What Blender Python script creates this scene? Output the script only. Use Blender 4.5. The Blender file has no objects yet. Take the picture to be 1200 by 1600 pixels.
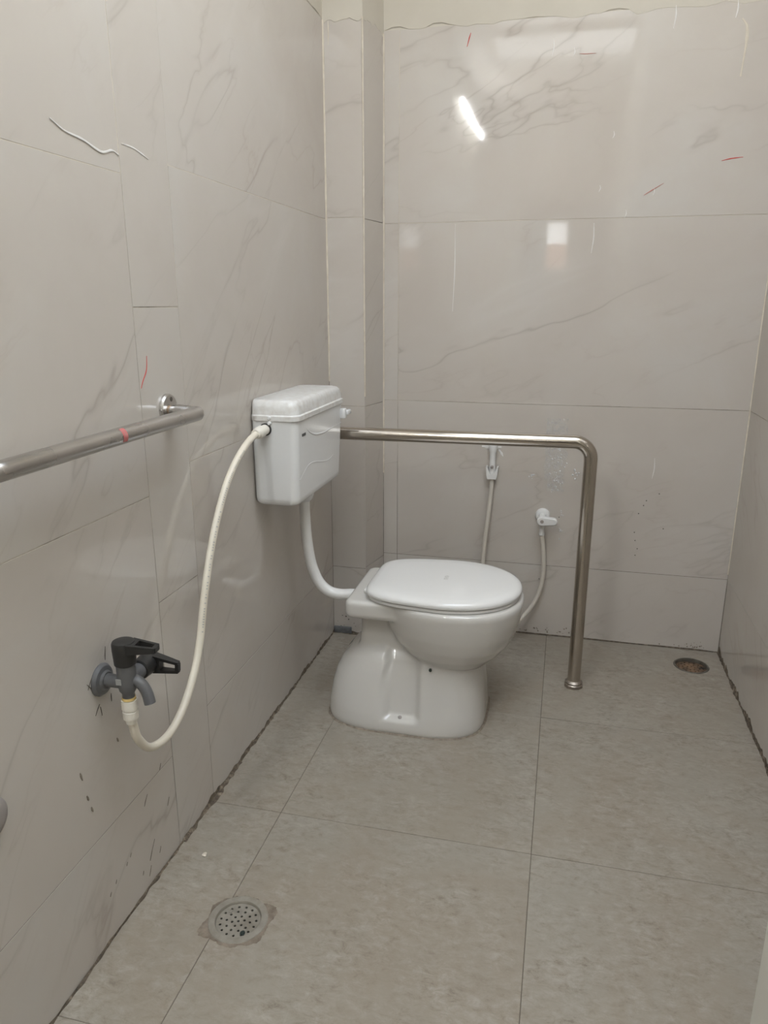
import bpy, bmesh, math, random
from mathutils import Vector, Matrix, noise
random.seed(7)
S = bpy.context.scene
COL = S.collection
PI = math.pi

# ------------------------------------------------------------------ camera
# room axes: x to the right, y into the room, z up (metres)
XL, XR, YB, YF, TOP, CEIL = -0.80, 0.60, 2.638, -1.65, 2.06, 2.75
cam_d = bpy.data.cameras.new('camera'); cam = bpy.data.objects.new('camera', cam_d); COL.objects.link(cam)
cam_d.sensor_fit = 'VERTICAL'; cam_d.sensor_height = 36.0; cam_d.sensor_width = 27.0
cam_d.lens = 1152.0 / 1600.0 * 36.0
cam_d.clip_start = 0.02
cam.location = (0, 0, 1.21)
cam.rotation_euler = (PI/2 - math.radians(15.755), 0, math.radians(13.62))
S.camera = cam

# ------------------------------------------------------------------ sky and exposure
w = bpy.data.worlds.new('World'); S.world = w; w.use_nodes = True
wn, wl = w.node_tree.nodes, w.node_tree.links
wn.clear()
wo = wn.new('ShaderNodeOutputWorld'); wb = wn.new('ShaderNodeBackground')
wt = wn.new('ShaderNodeTexCoord'); ws = wn.new('ShaderNodeSeparateXYZ'); wr = wn.new('ShaderNodeValToRGB')
wr.color_ramp.elements[0].position = 0.0; wr.color_ramp.elements[0].color = (1.0, 1.0, 1.0, 1)
wr.color_ramp.elements[1].position = 0.9; wr.color_ramp.elements[1].color = (0.745, 0.81, 0.89, 1)
wl.new(wt.outputs['Generated'], ws.inputs[0]); wl.new(ws.outputs['Z'], wr.inputs[0])
wl.new(wr.outputs[0], wb.inputs['Color']); wb.inputs['Strength'].default_value = 5.0
wl.new(wb.outputs[0], wo.inputs['Surface'])
SKX0, SKX1, SKY0, SKY1 = -0.50, 0.56, 0.38, 1.82       # unseen open roof light, placed and sized to brighten the back wall
pl = bpy.data.lights.new('skylight_portal', 'AREA'); pl.shape = 'RECTANGLE'
pl.size = SKX1 - SKX0; pl.size_y = SKY1 - SKY0; pl.cycles.is_portal = True
po = bpy.data.objects.new('skylight_portal', pl); COL.objects.link(po)
po.location = ((SKX0+SKX1)/2, (SKY0+SKY1)/2, CEIL + 0.06)
S.view_settings.view_transform = 'Standard'; S.view_settings.look = 'None'
S.view_settings.gamma = 1.0; S.view_settings.use_curve_mapping = False
S.view_settings.exposure = 0.79
TUBE = 150.0

# ------------------------------------------------------------------ helpers
def finish(name, bm, mat, parent=None, smooth=None, loc=None):
    me = bpy.data.meshes.new(name)
    bmesh.ops.recalc_face_normals(bm, faces=bm.faces[:])
    bm.to_mesh(me); bm.free()
    if smooth is not None:
        for p in me.polygons: p.use_smooth = True
        me.set_sharp_from_angle(angle=math.radians(smooth))
    o = bpy.data.objects.new(name, me); COL.objects.link(o)
    if mat: me.materials.append(mat)
    if parent: o.parent = parent
    if loc: o.location = loc
    return o
def empty(name, loc):
    o = bpy.data.objects.new(name, None); COL.objects.link(o); o.location = loc
    o.empty_display_size = 0.05
    return o
def recenter(o, origin):
    """move a mesh's origin without moving the mesh (parents stand unrotated and unscaled)"""
    d = Vector(origin)
    o.data.transform(Matrix.Translation(-d)); o.location = d
def adopt(root, *parts):
    for p in parts:
        p.parent = root
        p.location = Vector(p.location) - Vector(root.location)
def tag(o, label, cat, group=None):
    o['label'] = label; o['category'] = cat
    if group: o['group'] = group
def struct(o, label=None):
    o['kind'] = 'structure'
    if label: o['label'] = label
    return o
def box(bm, x0, x1, y0, y1, z0, z1, bev=0.0, seg=2):
    r = bmesh.ops.create_cube(bm, size=1.0)
    vs = r['verts']
    bmesh.ops.scale(bm, vec=(x1-x0, y1-y0, z1-z0), verts=vs)
    bmesh.ops.translate(bm, vec=((x0+x1)/2, (y0+y1)/2, (z0+z1)/2), verts=vs)
    if bev:
        es = list({e for v in vs for e in v.link_edges})
        bmesh.ops.bevel(bm, geom=es, offset=bev, segments=seg, profile=0.5, affect='EDGES')
def rings(bm, rs, cap=True, closed=True):
    """skin a list of rings (lists of points, same length)"""
    vv = [[bm.verts.new(p) for p in r] for r in rs]
    n = len(vv[0])
    for a, b in zip(vv, vv[1:]):
        for i in range(n if closed else n-1):
            bm.faces.new((a[i], a[(i+1) % n], b[(i+1) % n], b[i]))
    if cap:
        bm.faces.new(vv[0][::-1]); bm.faces.new(vv[-1])
def frame(axis):
    a = Vector(axis).normalized()
    t = Vector((0, 0, 1)) if abs(a.z) < 0.9 else Vector((1, 0, 0))
    u = a.cross(t).normalized(); v = a.cross(u).normalized()
    return a, u, v
def lathe(bm, origin, axis, prof, seg=32, cap=True):
    """prof: (distance along the axis, radius)"""
    a, u, v = frame(axis); o = Vector(origin)
    rs = []
    for d, r in prof:
        r = max(r, 1e-4)
        rs.append([o + a*d + u*(r*math.cos(2*PI*i/seg)) + v*(r*math.sin(2*PI*i/seg)) for i in range(seg)])
    rings(bm, rs, cap)
def spline(pts, n=8):
    P = [Vector(p) for p in pts]; P = [P[0]*2-P[1]] + P + [P[-1]*2-P[-2]]
    out = []
    for i in range(1, len(P)-2):
        a, b, c, d = P[i-1:i+3]
        for k in range(n):
            t = k/n
            out.append(0.5*((2*b) + (c-a)*t + (2*a-5*b+4*c-d)*t*t + (-a+3*b-3*c+d)*t**3))
    out.append(P[-2]); return out
def sweep(bm, pts, rad, seg=20, cap=True):
    P = [Vector(p) for p in pts]
    T = [(P[min(i+1, len(P)-1)] - P[max(i-1, 0)]).normalized() for i in range(len(P))]
    _, u, _ = frame(T[0]); rs = []
    for i, (p, t) in enumerate(zip(P, T)):
        u = (u - t*u.dot(t)).normalized(); v = t.cross(u)
        r = rad(i/(len(P)-1)) if callable(rad) else rad
        rs.append([p + u*(r*math.cos(2*PI*k/seg)) + v*(r*math.sin(2*PI*k/seg)) for k in range(seg)])
    rings(bm, rs, cap)
def arc_path(pts, radius, n=10):
    """polyline with its corners rounded"""
    P = [Vector(p) for p in pts]; out = [P[0]]
    for a, b, c in zip(P, P[1:], P[2:]):
        d1 = (a-b).normalized(); d2 = (c-b).normalized()
        ang = d1.angle(d2); L = radius/math.tan(ang/2)
        p1 = b+d1*L; p2 = b+d2*L
        cen = b + (d1+d2).normalized()*(radius/math.sin(ang/2))
        v1 = p1-cen; v2 = p2-cen; th = v1.angle(v2); ax = v1.cross(v2).normalized()
        for k in range(n+1): out.append(cen + Matrix.Rotation(th*k/n, 3, ax) @ v1)
    out.append(P[-1]); return out
def rrect(x0, x1, y0, y1, r, z, k=6):
    pts = []
    for cx, cy, a0 in ((x1-r, y1-r, 0), (x0+r, y1-r, 90), (x0+r, y0+r, 180), (x1-r, y0+r, 270)):
        for i in range(k+1):
            a = math.radians(a0 + 90*i/k); pts.append((cx+r*math.cos(a), cy+r*math.sin(a), z))
    return pts
def apply_mods(o):
    dg = bpy.context.evaluated_depsgraph_get()
    me = bpy.data.meshes.new_from_object(o.evaluated_get(dg))
    old = o.data; o.modifiers.clear(); o.data = me; bpy.data.meshes.remove(old)

# ------------------------------------------------------------------ materials
class N:
    def __init__(s, name):
        s.m = bpy.data.materials.new(name); s.m.use_nodes = True
        s.n = s.m.node_tree.nodes; s.l = s.m.node_tree.links
        s.b = s.n['Principled BSDF']
    def add(s, t, **k):
        x = s.n.new(t)
        for a, v in k.items(): setattr(x, a, v)
        return x
    def link(s, a, b): s.l.new(a, b)
    def noise(s, vec, scale, detail=4, rough=0.5, dist=0.0):
        x = s.add('ShaderNodeTexNoise'); x.inputs['Scale'].default_value = scale
        x.inputs['Detail'].default_value = detail; x.inputs['Roughness'].default_value = rough
        x.inputs['Distortion'].default_value = dist
        s.link(vec, x.inputs['Vector']); return x.outputs['Fac']
    def ramp(s, fac, *stops):
        x = s.add('ShaderNodeValToRGB'); e = x.color_ramp.elements
        while len(e) < len(stops): e.new(0.5)
        for el, (p, c) in zip(e, stops):
            el.position = p; el.color = (*c, 1) if isinstance(c, tuple) else (c, c, c, 1)
        s.link(fac, x.inputs['Fac']); return x.outputs['Color']
    def math(s, op, a, b=None):
        x = s.add('ShaderNodeMath', operation=op)
        for i, v in enumerate((a, b)):
            if v is None: continue
            if isinstance(v, (int, float)): x.inputs[i].default_value = v
            else: s.link(v, x.inputs[i])
        return x.outputs[0]
    def mix(s, fac, a, b):
        x = s.add('ShaderNodeMix', data_type='RGBA')
        if isinstance(fac, (int, float)): x.inputs[0].default_value = fac
        else: s.link(fac, x.inputs[0])
        for i, v in ((6, a), (7, b)):
            if isinstance(v, tuple): x.inputs[i].default_value = (*v, 1)
            else: s.link(v, x.inputs[i])
        return x.outputs[2]
    def coords(s, per_object=False, scale=(1, 1, 1), rot=(0, 0, 0), vt='POINT'):
        t = s.add('ShaderNodeTexCoord').outputs['Object']
        if per_object:
            r = s.add('ShaderNodeObjectInfo').outputs['Random']
            c = s.add('ShaderNodeCombineXYZ')
            for i, k in enumerate((37.0, 91.0, 53.0)): s.link(s.math('MULTIPLY', r, k), c.inputs[i])
            a = s.add('ShaderNodeVectorMath', operation='ADD'); s.link(t, a.inputs[0]); s.link(c.outputs[0], a.inputs[1])
            t = a.outputs[0]
        m = s.add('ShaderNodeMapping', vector_type=vt); m.inputs['Scale'].default_value = scale; m.inputs['Rotation'].default_value = rot
        s.link(t, m.inputs['Vector']); return m.outputs[0]
    def bump(s, h, strength, dist=0.001):
        x = s.add('ShaderNodeBump'); x.inputs['Strength'].default_value = strength; x.inputs['Distance'].default_value = dist
        s.link(h, x.inputs['Height']); s.link(x.outputs[0], s.b.inputs['Normal'])
    def col(s, c):
        if isinstance(c, tuple): s.b.inputs['Base Color'].default_value = (*c, 1)
        else: s.link(c, s.b.inputs['Base Color'])
    def rough(s, r):
        if isinstance(r, (int, float)): s.b.inputs['Roughness'].default_value = r
        else: s.link(r, s.b.inputs['Roughness'])

def marble():
    k = N('polished_marble_tile')
    v = k.coords(True)
    v2 = k.coords(True, (2.4, 2.4, 0.62), (0.55, -0.55, 0.3), 'TEXTURE')
    clouds = k.noise(v, 2.2, 5, 0.6, 0.4)
    base = k.ramp(clouds, (0.30, (0.505, 0.458, 0.408)), (0.52, (0.53, 0.487, 0.438)), (0.72, (0.545, 0.514, 0.473)))
    def vein(scale, dist, width, mask_scale, lo, hi):
        n = k.noise(v2, scale, 5, 0.5, dist)
        a = k.math('ABSOLUTE', k.math('SUBTRACT', n, 0.5))
        line = k.ramp(a, (0.0, 1.0), (width, 0.35), (width*3.2, 0.0))
        msk = k.ramp(k.noise(v, mask_scale, 2, 0.5), (lo, 0.0), (hi, 1.0))
        return k.math('MULTIPLY', line, msk)
    c = k.mix(k.math('MULTIPLY', vein(1.3, 0.25, 0.0030, 1.9, 0.42, 0.62), 0.48), base, (0.32, 0.27, 0.23))
    c = k.mix(k.math('MULTIPLY', vein(2.4, 0.35, 0.0045, 2.3, 0.47, 0.66), 0.42), c, (0.35, 0.295, 0.25))
    c = k.mix(k.math('MULTIPLY', vein(4.3, 0.45, 0.0070, 3.3, 0.52, 0.70), 0.30), c, (0.40, 0.33, 0.285))
    c = k.mix(k.math('MULTIPLY', vein(1.1, 0.4, 0.014, 1.7, 0.50, 0.72), 0.35), c, (0.62, 0.59, 0.55))
    k.col(c); k.rough(k.ramp(k.noise(v, 9, 3), (0.3, 0.03), (0.75, 0.075)))
    k.b.inputs['Specular IOR Level'].default_value = 0.5
    k.bump(k.noise(k.coords(True), 3.2, 1, 0.4), 0.25, 0.0018)
    return k.m
def floor_tile():
    k = N('stone_look_floor_tile')
    v = k.coords(True); st = k.coords(True, (1.0, 1.7, 1.0))
    a = k.noise(v, 3.0, 6, 0.65, 0.6); f = k.noise(st, 34, 8, 0.8, 0.4); g = k.noise(v, 6, 7, 0.75, 0.6)
    base = k.ramp(a, (0.30, (0.262, 0.221, 0.174)), (0.5, (0.278, 0.245, 0.200)), (0.72, (0.283, 0.258, 0.217)))
    c = k.mix(k.math('MULTIPLY', k.ramp(f, (0.48, 0.0), (0.66, 1.0)), k.ramp(g, (0.38, 0.15), (0.62, 0.95))), base, (0.37, 0.335, 0.29))
    c = k.mix(k.math('MULTIPLY', k.ramp(f, (0.33, 1.0), (0.47, 0.0)), k.ramp(g, (0.40, 0.2), (0.60, 0.95))), c, (0.165, 0.135, 0.105))
    k.col(c); k.rough(k.ramp(g, (0.3, 0.30), (0.7, 0.45)))
    k.bump(f, 0.15, 0.0006)
    return k.m
def simple(name, c, rough=0.5, metal=0.0, var=None, vscale=20, bump=0.0, coat=0.0):
    k = N(name)
    if var:
        k.col(k.ramp(k.noise(k.coords(), vscale, 5, 0.6), (0.32, var), (0.66, c)))
    else: k.col(c)
    k.rough(rough); k.b.inputs['Metallic'].default_value = metal
    if coat: k.b.inputs['Coat Weight'].default_value = coat; k.b.inputs['Coat Roughness'].default_value = 0.05
    if bump: k.bump(k.noise(k.coords(), vscale*3, 4), bump, 0.001)
    return k.m
def grout():
    k = N('cement_grout')
    t = k.coords(); n = k.noise(t, 7, 5, 0.65)
    z = k.add('ShaderNodeSeparateXYZ'); k.link(t, z.inputs[0])
    # clean pale cement higher up, joints darkened by dirt nearer the wet floor; broken up in patches
    d = k.math('ADD', k.math('MULTIPLY', z.outputs['Z'], -0.38), k.math('ADD', n, 0.17))
    k.col(k.ramp(d, (0.05, (0.62, 0.56, 0.47)), (0.30, (0.42, 0.37, 0.30)), (0.50, (0.13, 0.105, 0.08))))
    k.rough(0.85); return k.m
def grime():
    k = N('wet_grime'); t = k.coords()
    n = k.noise(t, 55, 6, 0.75); g = k.noise(t, 9, 3, 0.6)
    c = k.ramp(n, (0.36, (0.035, 0.026, 0.018)), (0.52, (0.13, 0.10, 0.07)), (0.66, (0.34, 0.28, 0.21)))
    k.col(k.mix(k.ramp(g, (0.35, 0.0), (0.7, 0.7)), c, (0.10, 0.078, 0.055)))
    k.rough(0.75); k.bump(n, 0.8, 0.003); return k.m
def steel(name, c, rough, streak):
    k = N(name); v = k.coords(False, streak)
    n = k.noise(v, 9, 3, 0.5)
    k.col(k.ramp(n, (0.3, tuple(x*0.90 for x in c)), (0.7, c))); k.b.inputs['Metallic'].default_value = 1.0
    k.rough(k.ramp(n, (0.3, rough), (0.7, rough*1.6))); return k.m
def emit(name, c, s):
    k = N(name); k.col(c); k.b.inputs['Emission Color'].default_value = (*c, 1)
    k.b.inputs['Emission Strength'].default_value = s; return k.m

M = dict(
    marble=marble(), floor=floor_tile(), grout=grout(), grime=grime(),
    paint=simple('cream_wall_paint', (0.57, 0.53, 0.455), 0.75, var=(0.54, 0.50, 0.425), vscale=6, bump=0.15),
    white_paint=simple('white_paint', (0.76, 0.74, 0.69), 0.6, var=(0.72, 0.70, 0.65), vscale=4),
    cement=simple('pale_cement_bead', (0.68, 0.62, 0.52), 0.8, var=(0.55, 0.49, 0.40), vscale=25, bump=0.4),
    mortar=simple('brown_mortar', (0.30, 0.255, 0.205), 0.9, var=(0.15, 0.12, 0.09), vscale=60, bump=0.9),
    china=simple('white_vitreous_china', (0.575, 0.555, 0.52), 0.07, coat=0.4),
    seat=simple('white_glossy_plastic', (0.73, 0.72, 0.70), 0.10),
    cistern=simple('white_cistern_plastic', (0.72, 0.72, 0.715), 0.22),
    dusty=simple('dusty_cistern_plastic', (0.72, 0.715, 0.70), 0.40, var=(0.60, 0.575, 0.54), vscale=55, bump=0.25),
    pipe=simple('white_pvc_pipe', (0.72, 0.71, 0.69), 0.28),
    hose=simple('cream_pvc_hose', (0.74, 0.685, 0.58), 0.38, var=(0.70, 0.64, 0.53), vscale=14),
    hosegrey=simple('off_white_hose', (0.62, 0.575, 0.50), 0.45),
    nut=simple('off_white_nut', (0.76, 0.72, 0.64), 0.4),
    yellow=simple('yellow_thread_tape', (0.75, 0.55, 0.22), 0.6),
    black=simple('black_plastic', (0.022, 0.021, 0.020), 0.42),
    greytap=simple('grey_plastic_tap', (0.115, 0.115, 0.118), 0.36),
    paletag=simple('pale_tap_sticker', (0.34, 0.34, 0.33), 0.5),
    bar=steel('brushed_stainless_tube', (0.54, 0.49, 0.43), 0.15, (1, 1, 1)),
    rail=steel('chrome_rail', (0.58, 0.56, 0.54), 0.22, (1, 1, 1)),
    red=simple('red_crayon', (0.55, 0.075, 0.06), 0.7),
    redpale=simple('faded_red_crayon', (0.48, 0.22, 0.18), 0.7),
    chalk=simple('white_scuff', (0.70, 0.68, 0.65), 0.5),
    ink=simple('dark_print', (0.10, 0.10, 0.10), 0.6),
    greyink=simple('grey_print', (0.42, 0.41, 0.39), 0.5),
    faint=simple('faint_scratch', (0.17, 0.145, 0.115), 0.8),
    graphite=simple('pencil_mark', (0.09, 0.075, 0.06), 0.8),
    drain=simple('worn_steel_drain', (0.34, 0.315, 0.27), 0.42, 0.35, var=(0.25, 0.225, 0.185), vscale=30, bump=0.3),
    pit=simple('dark_drain_pit', (0.012, 0.010, 0.008), 0.8),
    rust=simple('rusty_sludge', (0.22, 0.13, 0.075), 0.6, var=(0.03, 0.025, 0.02), vscale=26, bump=0.9),
    lint=simple('dark_green_lint', (0.018, 0.028, 0.024), 0.8),
    fitting=simple('matt_grey_fitting', (0.31, 0.28, 0.26), 0.5),
    slate=simple('blue_grey_debris', (0.17, 0.175, 0.18), 0.8, var=(0.09, 0.09, 0.09), vscale=40),
    tube=emit('fluorescent_tube', (0.95, 0.985, 1.0), TUBE),
    batten=simple('white_batten', (0.8, 0.8, 0.78), 0.4),
    return_paint=simple('off_white_paint', (0.63, 0.615, 0.555), 0.6, var=(0.60, 0.585, 0.525), vscale=4),
    added_panel=simple('added_panel_brown', (0.10, 0.075, 0.055), 0.45, var=(0.075, 0.055, 0.04), vscale=9),
    terracotta=simple('terracotta_wall', (0.50, 0.27, 0.19), 0.9, var=(0.40, 0.22, 0.16), vscale=5),
    soil=simple('outdoor_ground', (0.30, 0.25, 0.19), 0.95),
)
_w = N('whitened_water'); _w.col((1, 1, 1)); _w.rough(0.02); _w.b.inputs['Transmission Weight'].default_value = 0.45  # drops made partly white, standing in for their sparkle
_w.b.inputs['IOR'].default_value = 1.33; M['water'] = _w.m

_p = N('dimming_plastic_sheet'); _t = _p.add('ShaderNodeBsdfTransparent'); _t.inputs['Color'].default_value = (0.76, 0.76, 0.75, 1)
_p.link(_t.outputs[0], _p.n['Material Output'].inputs['Surface']); M['sheet'] = _p.m

_f = N('clear_film_residue'); _f.col((0.80, 0.79, 0.78)); _f.rough(0.30)
_fn = _f.noise(_f.coords(False, (1, 1, 0.6)), 120, 5, 0.7)
_f.link(_f.ramp(_fn, (0.42, 0.03), (0.66, 0.24)), _f.b.inputs['Alpha']); _f.bump(_fn, 0.6, 0.001); M['film'] = _f.m

# ------------------------------------------------------------------ tiles
GAP, CH, THK = 0.0015, 0.0005, 0.006
def tile(parent, p00, p10, p11, p01, n, mat, name='tile'):
    """one tile, its face on the four corners (given anticlockwise about the outward normal n)"""
    P = [Vector(p) for p in (p00, p10, p11, p01)]; n = Vector(n).normalized()
    c = sum(P, Vector())/4
    eu = (P[1]-P[0]).normalized(); ev = (P[3]-P[0]).normalized()
    jit = random.uniform(-0.0003, 0.0003); t1 = random.uniform(-.0003, .0003); t2 = random.uniform(-.0003, .0003)
    sg = ((1, 1), (-1, 1), (-1, -1), (1, -1)); tl = (t1+t2, t1-t2, -t1-t2, -t1+t2)
    def ring(ins, d):
        return [p + eu*(s[0]*ins) + ev*(s[1]*ins) + n*(d+jit+q) - c for p, s, q in zip(P, sg, tl)]
    bm = bmesh.new()
    rings(bm, [ring(GAP/2, -THK), ring(GAP/2, -CH), ring(GAP/2+CH*0.6, 0)])
    return finish(name, bm, mat, parent, loc=tuple(c - Vector(parent.location)))

# ------------------------------------------------------------------ structure
DR1 = (-0.577, 1.118, 0.060); DR2 = (0.491, 2.507, 0.058)
bm = bmesh.new(); box(bm, -0.92, 0.75, YF-0.15, YB+0.12, -0.14, -0.0012)
floor = struct(finish('floor', bm, M['grout']), 'grey stone-look tiled floor with thin dark joints')
xs = [XL, -0.613, -0.005, XR]
ys = [YB, 2.045, 1.449, 0.848, 0.247, -0.354, -0.955, -1.556, YF]
ftiles = []
for i in range(3):
    for a, b in zip(ys, ys[1:]):
        x0, x1 = xs[i], xs[i+1]
        if i == 2 and b < 0.84: x1 = 0.31 if a < 0.86 else x1
        if i == 0: pass
        ftiles.append((tile(floor, (x0, b, 0), (x1, b, 0), (x1, a, 0), (x0, a, 0), (0, 0, 1), M['floor']), (x0, x1, b, a)))
def carve(o, cx, cy, r):
    bm = bmesh.new(); lathe(bm, (cx, cy, -0.05), (0, 0, 1), [(0, r), (0.12, r)], 40)
    c = finish('cutter', bm, None)
    m = o.modifiers.new('b', 'BOOLEAN'); m.operation = 'DIFFERENCE'; m.solver = 'EXACT'; m.object = c
    bpy.context.view_layer.update(); apply_mods(o)
    me = c.data; bpy.data.objects.remove(c); bpy.data.meshes.remove(me)
for cx, cy, r in (DR1, DR2):
    carve(floor, cx, cy, r-0.004)
    for o, (x0, x1, y0, y1) in ftiles:
        if x0-r < cx < x1+r and y0-r < cy < y1+r: carve(o, cx, cy, r-0.004)

bm = bmesh.new(); box(bm, -0.93, XL-0.0010, YF-0.15, YB+0.12, -0.14, TOP)
wall_left = struct(finish('wall_left', bm, M['grout']), 'left wall of large polished beige marble tiles')
bm = bmesh.new(); box(bm, -0.93, 0.75, YB+0.0010, YB+0.13, -0.14, TOP)
wall_back = struct(finish('wall_back', bm, M['grout']), 'back wall of large glossy beige marble tiles')
bm = bmesh.new(); box(bm, XR+0.0010, 0.75, 0.80, YB+0.12, -0.14, TOP)
wall_right = struct(finish('wall_right', bm, M['grout']), 'right wall of beige marble tiles')
# the pier in the far left corner
PX0, PX1, PY = -0.671, -0.641, 2.487
bm = bmesh.new()
rings(bm, [[(-0.82, PY+0.0011, z), (PX0-0.0011, PY+0.0011, z), (PX1-0.0011, YB+0.02, z), (-0.82, YB+0.02, z)] for z in (-0.05, CEIL)])
wall_pillar = struct(finish('wall_pillar', bm, M['grout']), 'narrow tiled pier in the corner beside the cistern')

def rows(parent, zs, quad):
    for z0, z1 in zip(zs, zs[1:]):
        (a, b, n) = quad
        tile(parent, (*a, z0), (*b, z0), (*b, z1), (*a, z1), n, M['marble'])
# left wall: broad tiles, one cut strip, broad tiles up to the pier
rows(wall_left, [0, .235, .836, 1.436, TOP], ((XL, 0.09), (XL, 1.290), (1, 0, 0)))
rows(wall_left, [0, .235, .836, 1.436, TOP], ((XL, -1.11), (XL, 0.09), (1, 0, 0)))
rows(wall_left, [0, .235, .836, 1.436, TOP], ((XL, YF), (XL, -1.11), (1, 0, 0)))
rows(wall_left, [0, .604, 1.204, 1.806, TOP], ((XL, 1.290), (XL, 1.463), (1, 0, 0)))
rows(wall_left, [0, .262, .872, 1.478, TOP], ((XL, 1.463), (XL, PY), (1, 0, 0)))
rows(wall_pillar, [0, .265, .866, 1.483, TOP], ((XL, PY), (PX0, PY), (0, -1, 0)))
nn = Vector((YB-PY, -(PX1-PX0), 0)).normalized()
rows(wall_pillar, [0, .270, .866, 1.478, TOP], ((PX0, PY), (PX1, YB), nn))
rows(wall_back, [0, .280, .872, 1.476, TOP], ((PX1, YB), (-0.587, YB), (0, -1, 0)))
rows(wall_back, [0, .280, .872, 1.476, TOP], ((-0.587, YB), (XR, YB), (0, -1, 0)))
rows(wall_right, [0, .280, .872, 1.476, TOP], ((XR, YB), (XR, 1.44), (-1, 0, 0)))
rows(wall_right, [0, .280, .872, 1.476, TOP], ((XR, 1.44), (XR, 0.87), (-1, 0, 0)))

# painted wall above the tiles
bm = bmesh.new(); box(bm, -0.93, XL-0.004, YF-0.15, YB+0.12, TOP, CEIL); struct(finish('wall_left_upper', bm, M['paint']))
bm = bmesh.new(); box(bm, -0.82, 0.75, YB+0.002, YB+0.13, TOP, CEIL); struct(finish('wall_back_upper', bm, M['paint']))
bm = bmesh.new(); box(bm, XR+0.002, 0.75, 0.80, YB+0.12, TOP, CEIL); struct(finish('wall_right_upper', bm, M['paint']))
def plaster_edge(parent, a, b, n, z, amp, seed, nseg=46):
    """ragged lower edge of the paint and plaster lapping over the top of the tiles"""
    a, b, n = Vector((*a, 0)), Vector((*b, 0)), Vector(n)
    bm = bmesh.new(); rs = []
    for i in range(nseg+1):
        p = a.lerp(b, i/nseg)
        zz = z + amp*noise.noise(Vector((i*0.33, seed, 0.3))) + 0.3*amp*noise.noise(Vector((i*1.3, seed, 3)))
        zt = TOP+0.12
        rs.append([p + Vector((0, 0, zz)) - n*0.001, p + n*0.0008 + Vector((0, 0, zz+0.002)), p + n*0.0014 + Vector((0, 0, zt)), p - n*0.001 + Vector((0, 0, zt))])
    rings(bm, rs)
    finish('plaster_edge', bm, M['paint'], parent, 40)
plaster_edge(wall_back, (-0.640, YB), (XR, YB), (0, -1, 0), 2.055, 0.022, 1.0)
plaster_edge(wall_pillar, (XL, PY), (PX0, PY), (0, -1, 0), 2.050, 0.016, 4.0, 16)
plaster_edge(wall_pillar, (PX0, PY), (PX1, YB), tuple(nn), 2.052, 0.018, 6.0, 14)
plaster_edge(wall_left, (XL, YF+.04), (XL, PY), (1, 0, 0), 2.057, 0.010, 8.0, 120)
plaster_edge(wall_right, (XR, YB), (XR, 0.873), (-1, 0, 0), 2.057, 0.010, 11.0, 60)

# cement beads down the corner joints of the pier
def bead(name, x, y, w0, zlo, zhi, label):
    seed = len(name)+x*13
    bm = bmesh.new(); pts = []
    for i in range(40):
        z = zlo + (zhi-zlo)*i/39
        pts.append((x + 0.0006*noise.noise(Vector((z*9, seed, 0))), y, z))
    sweep(bm, pts, lambda t: w0*(0.75 + 0.6*abs(noise.noise(Vector((t*11, seed, 2))))), 8)
    struct(finish(name, bm, M['cement'], None, 60), label)
bead('trim_1', XL+0.001, PY, 0.0042, 0.95, 2.055, 'pale cement bead where left wall meets pier')
bead('trim_2', PX0, PY+0.001, 0.0036, 0.90, 2.055, 'pale cement bead on outer edge of pier')
bead('trim_3', PX1, YB-0.001, 0.0044, 0.60, 2.050, 'pale cement bead where pier meets back wall')
bead('trim_4', XR-0.0005, YB-0.001, 0.0036, 0.30, 2.05, 'pale cement bead in right back corner')

# room shell behind the camera
bm = bmesh.new(); box(bm, 0.30, 0.75, YF, 0.872, -0.05, CEIL, 0.004, 2)
struct(finish('wall_return', bm, M['return_paint']), 'white painted wall return at lower right edge')
WX0, WX1, WZ0, WZ1 = -0.245, -0.055, 1.50, 1.905  # small opening added in place of the doorway, shaped by its bright reflection
bm = bmesh.new()
box(bm, -0.93, WX0, YF-0.12, YF, -0.1, CEIL); box(bm, WX1, 0.35, YF-0.12, YF, -0.1, CEIL)
box(bm, WX0, WX1, YF-0.12, YF, -0.1, WZ0); box(bm, WX0, WX1, YF-0.12, YF, WZ1, CEIL)
struct(finish('wall_front', bm, M['paint']))
bm = bmesh.new()
for a, b, c, d in ((-0.44, WX0, 0, 2.04), (WX1, 0.27, 0, 2.04), (WX0, WX1, 0, WZ0), (WX0, WX1, WZ1, 2.04)): box(bm, a, b, YF+.002, YF+.035, c+.003, d)
struct(finish('added_dark_panel', bm, M['added_panel']))  # dark leaf added to cut light bounced onto the left wall
bm = bmesh.new()
t = 0.012
box(bm, WX0, WX0+t, YF-0.07, YF-0.03, WZ0, WZ1); box(bm, WX1-t, WX1, YF-0.07, YF-0.03, WZ0, WZ1)
box(bm, WX0+t, WX1-t, YF-0.07, YF-0.03, WZ0, WZ0+t); box(bm, WX0+t, WX1-t, YF-0.07, YF-0.03, WZ1-t, WZ1)
struct(finish('added_opening_frame', bm, M['batten']))
bm = bmesh.new()
HX0, HX1, HY0, HY1 = -0.57, 0.28, -0.45, 0.20            # a second roof light, added for its reflection; its plastic sheet dims the sky
box(bm, -0.93, 0.75, YF-0.15, HY0, CEIL, CEIL+0.06)
box(bm, -0.93, HX0, HY0, HY1, CEIL, CEIL+0.06); box(bm, HX1, 0.75, HY0, HY1, CEIL, CEIL+0.06)
box(bm, -0.93, 0.75, HY1, SKY0, CEIL, CEIL+0.06)
box(bm, -0.93, SKX0, SKY0, SKY1, CEIL, CEIL+0.06); box(bm, SKX1, 0.75, SKY0, SKY1, CEIL, CEIL+0.06)
box(bm, -0.93, 0.75, SKY1, YB+0.13, CEIL, CEIL+0.06)
struct(finish('ceiling', bm, M['white_paint']))
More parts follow.
